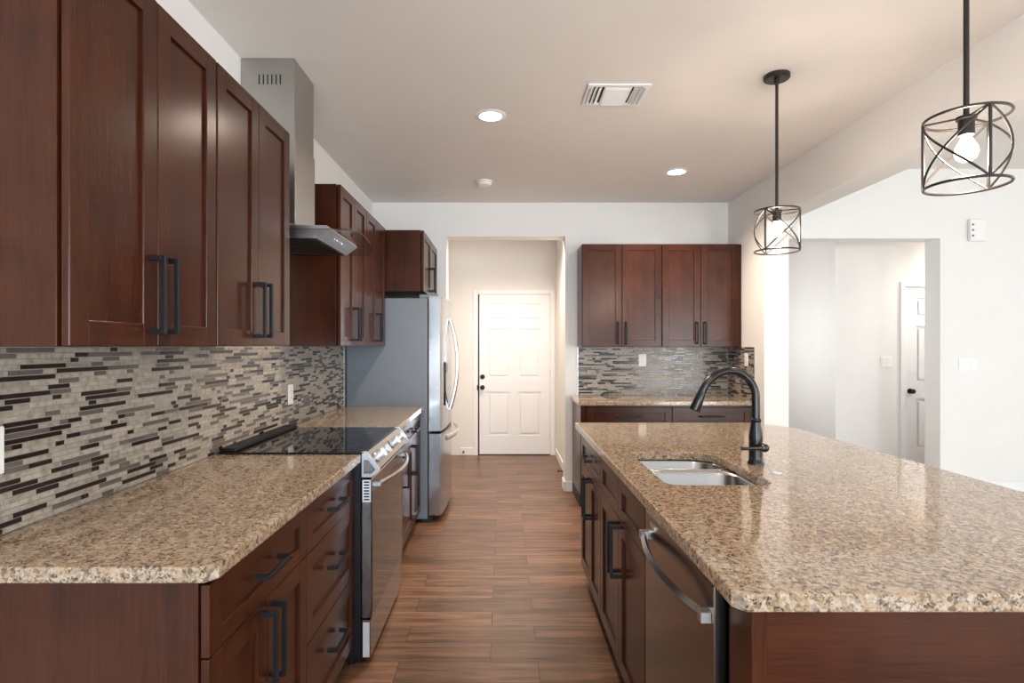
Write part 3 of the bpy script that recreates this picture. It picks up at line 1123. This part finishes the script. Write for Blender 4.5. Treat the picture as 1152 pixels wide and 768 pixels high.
# motor housing under the glass
hp = [(LW + 0.001, 1.885), (-0.845, 1.868), (-0.838, 1.874), (-0.786, 1.912), (-0.80, 1.926), (LW + 0.001, 1.932)]
hs = MB().prism(hp, 2.575, 3.075, bx).build('housing', 'steel', t)
MB().prism([(-1.225, 1.8822), (-0.858, 1.8666), (-0.858, 1.8686), (-1.225, 1.8842)], 2.592, 3.060, bx).build('filter_pan', 'dark', hs)
m = MB()
for k in range(13):
    y = 2.605 + k * 0.034
    m.prism([(-1.215, 1.8795), (-0.865, 1.8645), (-0.865, 1.8685), (-1.215, 1.8835)], y, y + 0.012, bx)
m.build('baffle_filter', 'ovenglass', hs)
for k in range(4):
    yy = 2.74 + k * 0.045
    q = Vector((-0.812, yy, 1.893))
    nn = Vector((0.038, 0, -0.052)).normalized()
    a2 = nn.cross(Vector((0, 1, 0)))
    MB().lathe([(0.006, -0.001), (0.006, 0.003), (0.0, 0.003)], 14, mp=lambda x, y, h, q=q, nn=nn, a2=a2: q + Vector((0, 1, 0)) * x + a2 * y + nn * h).build('button', 'chrome', hs)
# arched glass canopy
m = MB()
NU, NV = 24, 8
grid = {}
for i in range(NU + 1):
    s = -1 + 2 * i / NU
    y = HC + s * 0.368
    zc = 1.886 + 0.050 * (1 - s * s)
    xf = -0.752 + 0.052 * (1 - s ** 4)
    for j in range(NV + 1):
        f = j / NV
        x = LW + 0.004 + (xf - LW - 0.004) * f
        for q, dz in ((0, 0.0), (1, -0.005)):
            grid[i, j, q] = m.bm.verts.new((x, y, zc + dz))
for i in range(NU):
    for j in range(NV):
        for q in (0, 1):
            m.bm.faces.new([grid[i, j, q], grid[i + 1, j, q], grid[i + 1, j + 1, q], grid[i, j + 1, q]])
for i in range(NU):
    for j in (0, NV):
        m.bm.faces.new([grid[i, j, 0], grid[i + 1, j, 0], grid[i + 1, j, 1], grid[i, j, 1]])
for j in range(NV):
    for i in (0, NU):
        m.bm.faces.new([grid[i, j, 0], grid[i, j + 1, 0], grid[i, j + 1, 1], grid[i, j, 1]])
m.build('glass_canopy', 'hoodglass', t)

# ------------------------------------------------------------------ refrigerator
FY0, FY1 = 4.434, 5.345
t = thing('refrigerator', 'stainless french-door refrigerator with bottom freezer drawer at the end of the left run', 'refrigerator', (-0.85, 4.89, 0))
MB().box((LW + 0.02, FY0, 0.03), (-0.590, FY1, 1.752), 0.004).build('case', 'case', t)


def fridge_front(y0, y1, x_edge0, x_edge1, bulge):
    out = [(-0.578, y0 + 0.002)]
    n = 12
    for k in range(n + 1):
        s = k / n
        y = y0 + (y1 - y0) * s
        x = x_edge0 + (x_edge1 - x_edge0) * s + bulge * math.sin(PI * s) ** 0.6
        out.append((x, y))
    out.append((-0.578, y1 - 0.002))
    return out


zmap = lambda a, b_, h: (a, b_, h)
ym = (FY0 + FY1) / 2
n_d = MB().prism(fridge_front(FY0, ym - 0.004, -0.492, -0.466, 0.012), 0.715, 1.768, zmap).build('door', 'fridge', t)
f_d = MB().prism(fridge_front(ym + 0.004, FY1, -0.466, -0.492, 0.012), 0.715, 1.768, zmap).build('door', 'fridge', t)
z_d = MB().prism(fridge_front(FY0, FY1, -0.490, -0.490, 0.028), 0.060, 0.695, zmap).build('freezer_drawer', 'fridge', t)
MB().box((-0.592, FY0 + 0.01, 0.05), (-0.576, FY1 - 0.01, 1.75)).build('gasket', 'dark', t)
MB().box((-0.64, FY0 + 0.02, 0.0), (-0.56, FY1 - 0.02, 0.05)).build('kick_grille', 'dark', t)
for yy in (FY0 + 0.03, FY1 - 0.09):
    MB().box((-0.66, yy, 1.752), (-0.51, yy + 0.06, 1.785), 0.006).build('hinge_cover', 'case', t)
dp = MB().box((-0.475, 4.585, 0.90), (-0.4615, 4.745, 1.25), 0.004).build('dispenser', 'blkglass', n_d)
MB().box((-0.4615, 4.605, 1.16), (-0.4595, 4.725, 1.235)).build('dispenser_panel', 'case', dp)
for d, yy in ((n_d, ym - 0.038), (f_d, ym + 0.038)):
    pts = []
    for k in range(21):
        s = -1 + 2 * k / 20
        pts.append((-0.392 - 0.062 * s ** 2, yy, 1.225 + 0.385 * s))
    h = MB().tube(pts, 0.013, 12, flat=0.8).build('handle', 'chrome', d)
pts = [(-0.392 - 0.060 * (-1 + 2 * k / 20) ** 2, ym + 0.40 * (-1 + 2 * k / 20), 0.655) for k in range(21)]
MB().tube(pts, 0.022, 14, flat=0.55).build('handle', 'chrome', z_d)

# ------------------------------------------------------------------ dishwasher
DY0, DY1 = 1.231, 1.829
t = thing('dishwasher', 'stainless dishwasher with bowed handle built into the island', 'dishwasher', (0.76, 1.53, 0))
MB().box((0.50, DY0, 0.10), (1.07, DY1, 0.872), 0.002).build('tub', 'blkside', t)
dd = MB().box((0.457, DY0 + 0.002, 0.105), (0.497, DY1 - 0.002, 0.858), 0.003).build('door', 'dwst', t)
MB().box((0.462, DY0 + 0.01, 0.8578), (0.492, DY1 - 0.01, 0.8605)).build('control_strip', 'blkglass', dd)
MB().box((0.452, 1.70, 0.828), (0.4572, 1.755, 0.838), 0.0005).build('badge', 'silver', dd)
MB().box((0.545, DY0, 0.0), (0.60, DY1, 0.10)).build('toe_kick', 'blkside', t)
pts = [(0.412 + 0.034 * (-1 + 2 * k / 24) ** 2, 1.532 + 0.272 * (-1 + 2 * k / 24), 0.783) for k in range(25)]
h = MB().tube(pts, 0.013, 4, flat=0.7).build('handle', 'dwst', dd)
for s in (-1, 1):
    MB().box((0.434, 1.532 + s * 0.272 - 0.012, 0.770), (0.458, 1.532 + s * 0.272 + 0.012, 0.796), 0.002).build('handle_mount', 'steel', h)

# ------------------------------------------------------------------ sink
t = thing('kitchen_sink', 'undermount double bowl stainless sink in the island', 'sink', (0.73, 2.2, 0.66))
YD = 2.135


def bowl(y0, y1, r, zb):
    m = MB()
    x0, x1 = SX0 - 0.006, SX1 + 0.006
    steps = [(-0.010, 0.8775), (0.004, 0.8775), (0.010, 0.870), (0.016, zb + 0.05), (0.030, zb + 0.016), (0.058, zb)]
    rings = []
    for ins, z in steps:
        lp = rrect(x0 + ins, x1 - ins, y0 + ins, y1 - ins, [max(0.015, q - ins * 0.6) for q in r], 6)
        rings.append([m.bm.verts.new((x, y, z)) for x, y in lp])
    for A, B in zip(rings, rings[1:]):
        n = len(A)
        for k in range(n):
            m.bm.faces.new([A[k], A[(k + 1) % n], B[(k + 1) % n], B[k]])
    m.bm.faces.new(rings[-1])
    o = m.build('bowl', 'sink', t, sharp=60)
    so = o.modifiers.new('thick', 'SOLIDIFY')
    so.thickness = 0.0012
    so.offset = 1
    cx, cy = (x0 + x1) / 2, (y0 + y1) / 2
    MB().lathe([(0.0, zb + 0.001), (0.03, zb + 0.001), (0.044, zb + 0.004), (0.044, zb - 0.004)], 24, mp=lambda x, y, h: (cx + x, cy + y, h)).build('drain', 'chrome', o)


bowl(2.312, SY1 + 0.012, [0.13, 0.05, 0.05, 0.05], 0.69)
bowl(SY0 - 0.010, 2.282, [0.10, 0.06, 0.06, 0.06], 0.69)
MB().box((SX0 - 0.004, 2.286, 0.860), (SX1 + 0.004, 2.308, 0.8770), 0.002).build('divider', 'sink', t)

# ------------------------------------------------------------------ faucet
fx, fy, fz = 0.997, 2.245, CT1
t = thing('faucet', 'oil rubbed bronze gooseneck pull-down faucet behind the sink', 'faucet', (fx, fy, fz))
loc = lambda x, y, h: (fx + x, fy + y, fz + h)
MB().lathe([(0.0315, 0.0), (0.0315, 0.006), (0.027, 0.014), (0.0255, 0.03), (0.0255, 0.085), (0.0258, 0.10), (0.0242, 0.125), (0.0190, 0.155),
            (0.0180, 0.165), (0.0200, 0.168), (0.0200, 0.176), (0.0160, 0.180)], 32, mp=loc).build('body', 'bronze', t)
sp = catmull([(0, 0, 0.17), (0, 0, 0.235), (-0.003, 0, 0.285), (-0.026, 0, 0.330), (-0.066, 0, 0.360), (-0.113, 0, 0.366),
              (-0.158, 0, 0.349), (-0.192, 0, 0.318), (-0.212, 0, 0.283)], 6)
s = MB().tube([loc(*p) for p in sp], 0.0155, 18).build('spout', 'bronze', t)
hd = [Vector((-0.212, 0, 0.283)), Vector((-0.217, 0, 0.272)), Vector((-0.221, 0, 0.262)), Vector((-0.240, 0, 0.215)), Vector((-0.2425, 0, 0.209))]
MB().tube([loc(*p) for p in hd], [0.0155, 0.0175, 0.018, 0.0225, 0.0205], 18).build('spray_head', 'bronze', t)
hb = MB()
hb.tube([loc(0.006, -0.018, 0.072), loc(0.012, -0.052, 0.072)], 0.0125, 16)
hb.lathe([(0.0, -0.017), (0.010, -0.0145), (0.016, -0.006), (0.0165, 0.003), (0.012, 0.012), (0.0, 0.016)], 20,
         mp=lambda x, y, h: loc(0.012 + x, -0.052 - h, 0.072 + y))
L = hb.build('handle_hub', 'bronze', t)
MB().tube([loc(0.006, -0.055, 0.072), loc(-0.040, -0.056, 0.070), loc(-0.070, -0.056, 0.070), loc(-0.080, -0.056, 0.070)], [0.0075, 0.006, 0.006, 0.0085], 12).build('lever', 'bronze', L)
# capped spare hole beside the faucet
o = MB().lathe([(0.020, CT1 + 0.0003), (0.020, CT1 + 0.002), (0.016, CT1 + 0.0035), (0.0145, CT1 + 0.0020), (0.0, CT1 + 0.0020)], 28,
               mp=lambda x, y, h: (1.0 + x, 2.08 + y, h)).build('hole_cover', 'silver')
tag(o, 'small round metal cap in the granite beside the faucet', 'hole cover')


# ------------------------------------------------------------------ pendants
def pendant(x, y, phis, label):
    t = thing('pendant_light', label, 'pendant light', (x, y, 1.855), 'pendant lights over the island')
    R, zt, zb = 0.104, 2.058, 1.856
    L3 = lambda a, b_, h: (x + a, y + b_, h)
    MB().lathe([(0.062, CZ - 0.0005), (0.062, CZ - 0.018), (0.056, CZ - 0.023), (0.012, CZ - 0.024), (0.012, CZ - 0.045), (0.0, CZ - 0.045)], 32, mp=L3).build('ceiling_plate', 'pend', t)
    MB().tube([(x, y, CZ - 0.04), (x, y, 2.052)], 0.0075, 12).build('rod', 'pend', t)
    tc = Vector((-x, -y, 0)).normalized()
    rt = Vector((-tc.y, tc.x, 0))
    if rt.x < 0:
        rt = -rt
    P = lambda ph, z, r=R: Vector((x, y, z)) + tc * math.cos(ph) * r + rt * math.sin(ph) * r
    m = MB()
    for z in (zt, zb):
        m.tube([P(2 * PI * k / 56, z) for k in range(56)], 0.0042, 8, closed=True)
    ph0 = [math.radians(a) for a in phis]
    for a in ph0:
        m.tube([P(a, zb), P(a, zt)], 0.0044, 8)
        m.tube([P(a, zt, 0.0), P(a, zt)], 0.0035, 8)
        b_ = a + 2 * PI / 3
        for z0, z1 in ((zb, zt), (zt, zb)):
            m.tube([P(a + (b_ - a) * k / 20, z0 + (z1 - z0) * k / 20, R - 0.001) for k in range(21)], 0.0033, 8)
    m.build('cage', 'pend', t)
    MB().lathe([(0.0, 2.062), (0.026, 2.060), (0.026, 2.052), (0.0205, 2.050), (0.0205, 2.005), (0.0, 2.005)], 24, mp=L3).build('socket', 'pend', t)
    MB().lathe([(0.0, 1.926), (0.014, 1.929), (0.025, 1.938), (0.030, 1.953), (0.028, 1.968), (0.020, 1.984), (0.0135, 1.997), (0.0132, 2.006)], 24, mp=L3).build('bulb', 'bulb', t)
    l = bpy.data.lights.new('pendant_glow', 'POINT')
    l.energy = PEND_W
    l.color = WARM
    l.shadow_soft_size = 0.03
    o = bpy.data.objects.new('pendant_glow', l)
    o.location = (x, y, 1.953)
    COL.objects.link(o)


pendant(1.376, 1.69, (-90, 30, 150), 'bronze cage pendant with lit bulb hanging nearer, over the near half of the island')
pendant(1.376, 2.86, (90, -30, -150), 'bronze cage pendant with lit bulb hanging farther off, over the far half of the island')


# ------------------------------------------------------------------ ceiling fittings
def can(x, y, label, watts=None, group='recessed ceiling lights', col=None):
    t = thing('recessed_light', label, 'ceiling light', (x, y, CZ - 0.006), group)
    L3 = lambda a, b_, h: (x + a, y + b_, h)
    MB().lathe([(0.066, CZ - 0.0005), (0.092, CZ - 0.0005), (0.092, CZ - 0.003), (0.070, CZ - 0.008), (0.066, CZ - 0.006), (0.066, CZ - 0.0005)], 36, mp=L3).build('trim_ring', 'trim', t)
    MB().lathe([(0.0, CZ - 0.0045), (0.066, CZ - 0.0045), (0.066, CZ - 0.001), (0.0, CZ - 0.001)], 36, mp=L3).build('diffuser', 'lamp', t)
    l = bpy.data.lights.new('can_beam', 'SPOT')
    l.energy = watts or CAN_W * 4
    l.color = col or WARM
    l.spot_size = math.radians(150)
    l.spot_blend = 0.8
    l.shadow_soft_size = 0.06
    o = bpy.data.objects.new('can_beam', l)
    o.location = (x, y, CZ - 0.02)
    COL.objects.link(o)


can(-0.0735, 3.36, 'lit round recessed ceiling light above the aisle, nearer and left of the vent')
can(1.353, 4.44, 'lit round recessed ceiling light near the back corner cabinets')
can(-0.0735, 0.9, 'added round recessed ceiling light above the near end of the aisle, out of frame', 70)  # unseen lamp added to light the near end of the aisle
can(0.1, 5.95, 'added round recessed ceiling light in the passage, hidden above the opening', 185)  # unseen lamp added to brighten the passage walls and door
can(5.2, 5.9, 'added round recessed ceiling light in the side hall above the opening, hidden', 115, col=NEUT)  # unseen lamp added to lift the side hall

# ceiling register
vx, vy, vw, vd = 0.605, 3.075, 0.165, 0.130
t = thing('ceiling_vent', 'white three-way ceiling air register above the aisle', 'vent', (vx, vy, CZ - 0.015))
m = MB()
for a, b_ in (((-vw, -vd), (vw, -vd + 0.028)), ((-vw, vd - 0.028), (vw, vd)), ((-vw, -vd + 0.028), (-vw + 0.028, vd - 0.028)), ((vw - 0.028, -vd + 0.028), (vw, vd - 0.028))):
    m.box((vx + a[0], vy + a[1], CZ - 0.009), (vx + b_[0], vy + b_[1], CZ - 0.0008), 0.003)
m.box((vx - 0.072, vy - vd + 0.028, CZ - 0.009), (vx - 0.064, vy + vd - 0.028, CZ - 0.001))
m.box((vx + 0.064, vy - vd + 0.028, CZ - 0.009), (vx + 0.072, vy + vd - 0.028, CZ - 0.001))
m.build('frame', 'trim', t)
MB().box((vx - vw + 0.02, vy - vd + 0.02, CZ - 0.0018), (vx + vw - 0.02, vy + vd - 0.02, CZ - 0.0006)).build('duct_opening', 'dark', t)
m = MB()
for k in range(9):
    y = vy - vd + 0.034 + k * 0.0225
    m.prism([(0, -0.003), (0.003, -0.003), (0.024, -0.016), (0.021, -0.016)], vx - 0.064, vx + 0.064, lambda a, b_, h, y=y: (h, y + a, CZ + b_))
for s in (-1, 1):
    for k in range(3):
        x = vx + s * (0.084 + k * 0.021)
        m.prism([(0, -0.003), (s * 0.003, -0.003), (s * 0.019, -0.016), (s * 0.016, -0.016)], vy - vd + 0.028, vy + vd - 0.028, lambda a, b_, h, x=x: (x + a, h, CZ + b_))
m.build('louvers', 'trim', t)

t = thing('smoke_detector', 'small round white smoke detector on the ceiling near the passage', 'smoke detector', (-0.154, 4.70, CZ - 0.04))
L3 = lambda a, b_, h: (-0.154 + a, 4.70 + b_, h)
MB().lathe([(0.068, CZ - 0.0005), (0.068, CZ - 0.010), (0.060, CZ - 0.014)], 32, mp=L3).build('base', 'plastic', t)
MB().lathe([(0.056, CZ - 0.014), (0.056, CZ - 0.028), (0.046, CZ - 0.038), (0.0, CZ - 0.040)], 32, mp=L3).build('cover', 'plastic', t)


# ------------------------------------------------------------------ outlets, switches, wall box
def outlet(label, mp, u, v, rocker=False):
    p = Vector(mp(u, v, 0))
    t = thing('outlet', label, 'outlet', p, 'wall outlets')
    MB().box((u - 0.036, v - 0.058, 0.0003), (u + 0.036, v + 0.058, 0.006), 0.002, mp=mp).build('plate', 'plastic', t)
    for s in (-1, 1):
        r = MB().prism(rrect(u - 0.0165, u + 0.0165, v + s * 0.0195 - 0.0145, v + s * 0.0195 + 0.0145, 0.008, 3), 0.0055, 0.0075, mp).build('receptacle', 'plastic', t)
        q = MB()
        for du in (-0.006, 0.006):
            q.box((u + du - 0.0012, v + s * 0.0195 - 0.002, 0.0073), (u + du + 0.0012, v + s * 0.0195 + 0.006, 0.0078), mp=mp)
        q.build('slots', 'dark', r)


outlet('white outlet on the left mosaic backsplash, cut off at the photo edge', face_px(LW + 0.0078), 1.364, 1.125)
outlet('white outlet on the left mosaic backsplash above the range cooktop corner', face_px(LW + 0.0078), 3.29, 1.10)
outlet('white outlet on the back wall mosaic left of the window reflection', face_ny(BW - 0.0078), 1.32, 1.245)
outlet('white outlet on the short side of the corner mosaic behind the faucet', face_nx(RW - 0.0078), 4.97, 1.26)


def switch(label, mp, u, v, n):
    p = Vector(mp(u, v, 0))
    t = thing('light_switch', label, 'switch', p, 'wall switches')
    hw = 0.0235 * n + 0.0125
    MB().box((u - hw, v - 0.058, 0.0003), (u + hw, v + 0.058, 0.006), 0.002, mp=mp).build('plate', 'plastic', t)
    for k in range(n):
        c = u + (k - (n - 1) / 2) * 0.046
        MB().prism([(v - 0.033, 0.0055), (v + 0.033, 0.0055), (v + 0.033, 0.0105), (v - 0.033, 0.0075)], c - 0.0165, c + 0.0165, lambda a, b_, h: mp(h, a, b_)).build('rocker', 'trim', t)


switch('white triple rocker switch on the bright wall right of the hall opening', face_ny(BW), 4.405, 1.203, 3)
switch('white double rocker switch inside the side hall left of the narrow door', face_ny(6.30), 4.24, 1.203, 2)
t = thing('wall_chime', 'white rectangular wall box with three dark ports high beside the hall opening', 'door chime', (4.48, BW - 0.02, 2.37))
MB().box((4.405, BW - 0.040, 2.370), (4.555, BW - 0.0005, 2.575), 0.006).build('cover', 'plastic', t)
for k in range(3):
    MB().lathe([(0.011, 0.0), (0.011, 0.0015), (0.0, 0.0015)], 16, mp=lambda a, b_, h, k=k: (4.428 + a, BW - 0.0398 - h, 2.42 + 0.052 * k + b_)).build('port', 'case', t)


# door stops on the passage baseboards
def doorstop(label, p, d):
    t = thing('door_stop', label, 'door stop', p, 'door stops on the baseboards')
    p, d = Vector(p), Vector(d)
    a1 = d.cross(Vector((0, 0, 1))).normalized()
    a2 = d.cross(a1)
    mp = lambda x, y, h: p + a1 * x + a2 * y + d * h
    MB().lathe([(0.012, 0.0), (0.012, 0.004), (0.006, 0.006), (0.006, 0.062)], 14, mp=mp).build('rod', 'black', t)
    MB().lathe([(0.009, 0.060), (0.009, 0.075), (0.0, 0.076)], 14, mp=mp).build('tip', 'black', t)


doorstop('black door stop on the right baseboard of the passage', (0.656, 6.05, 0.05), (-1, 0, 0))
doorstop('black door stop low on the passage wall left of the entry door', (-0.50, 7.186, 0.045), (0, -1, 0))
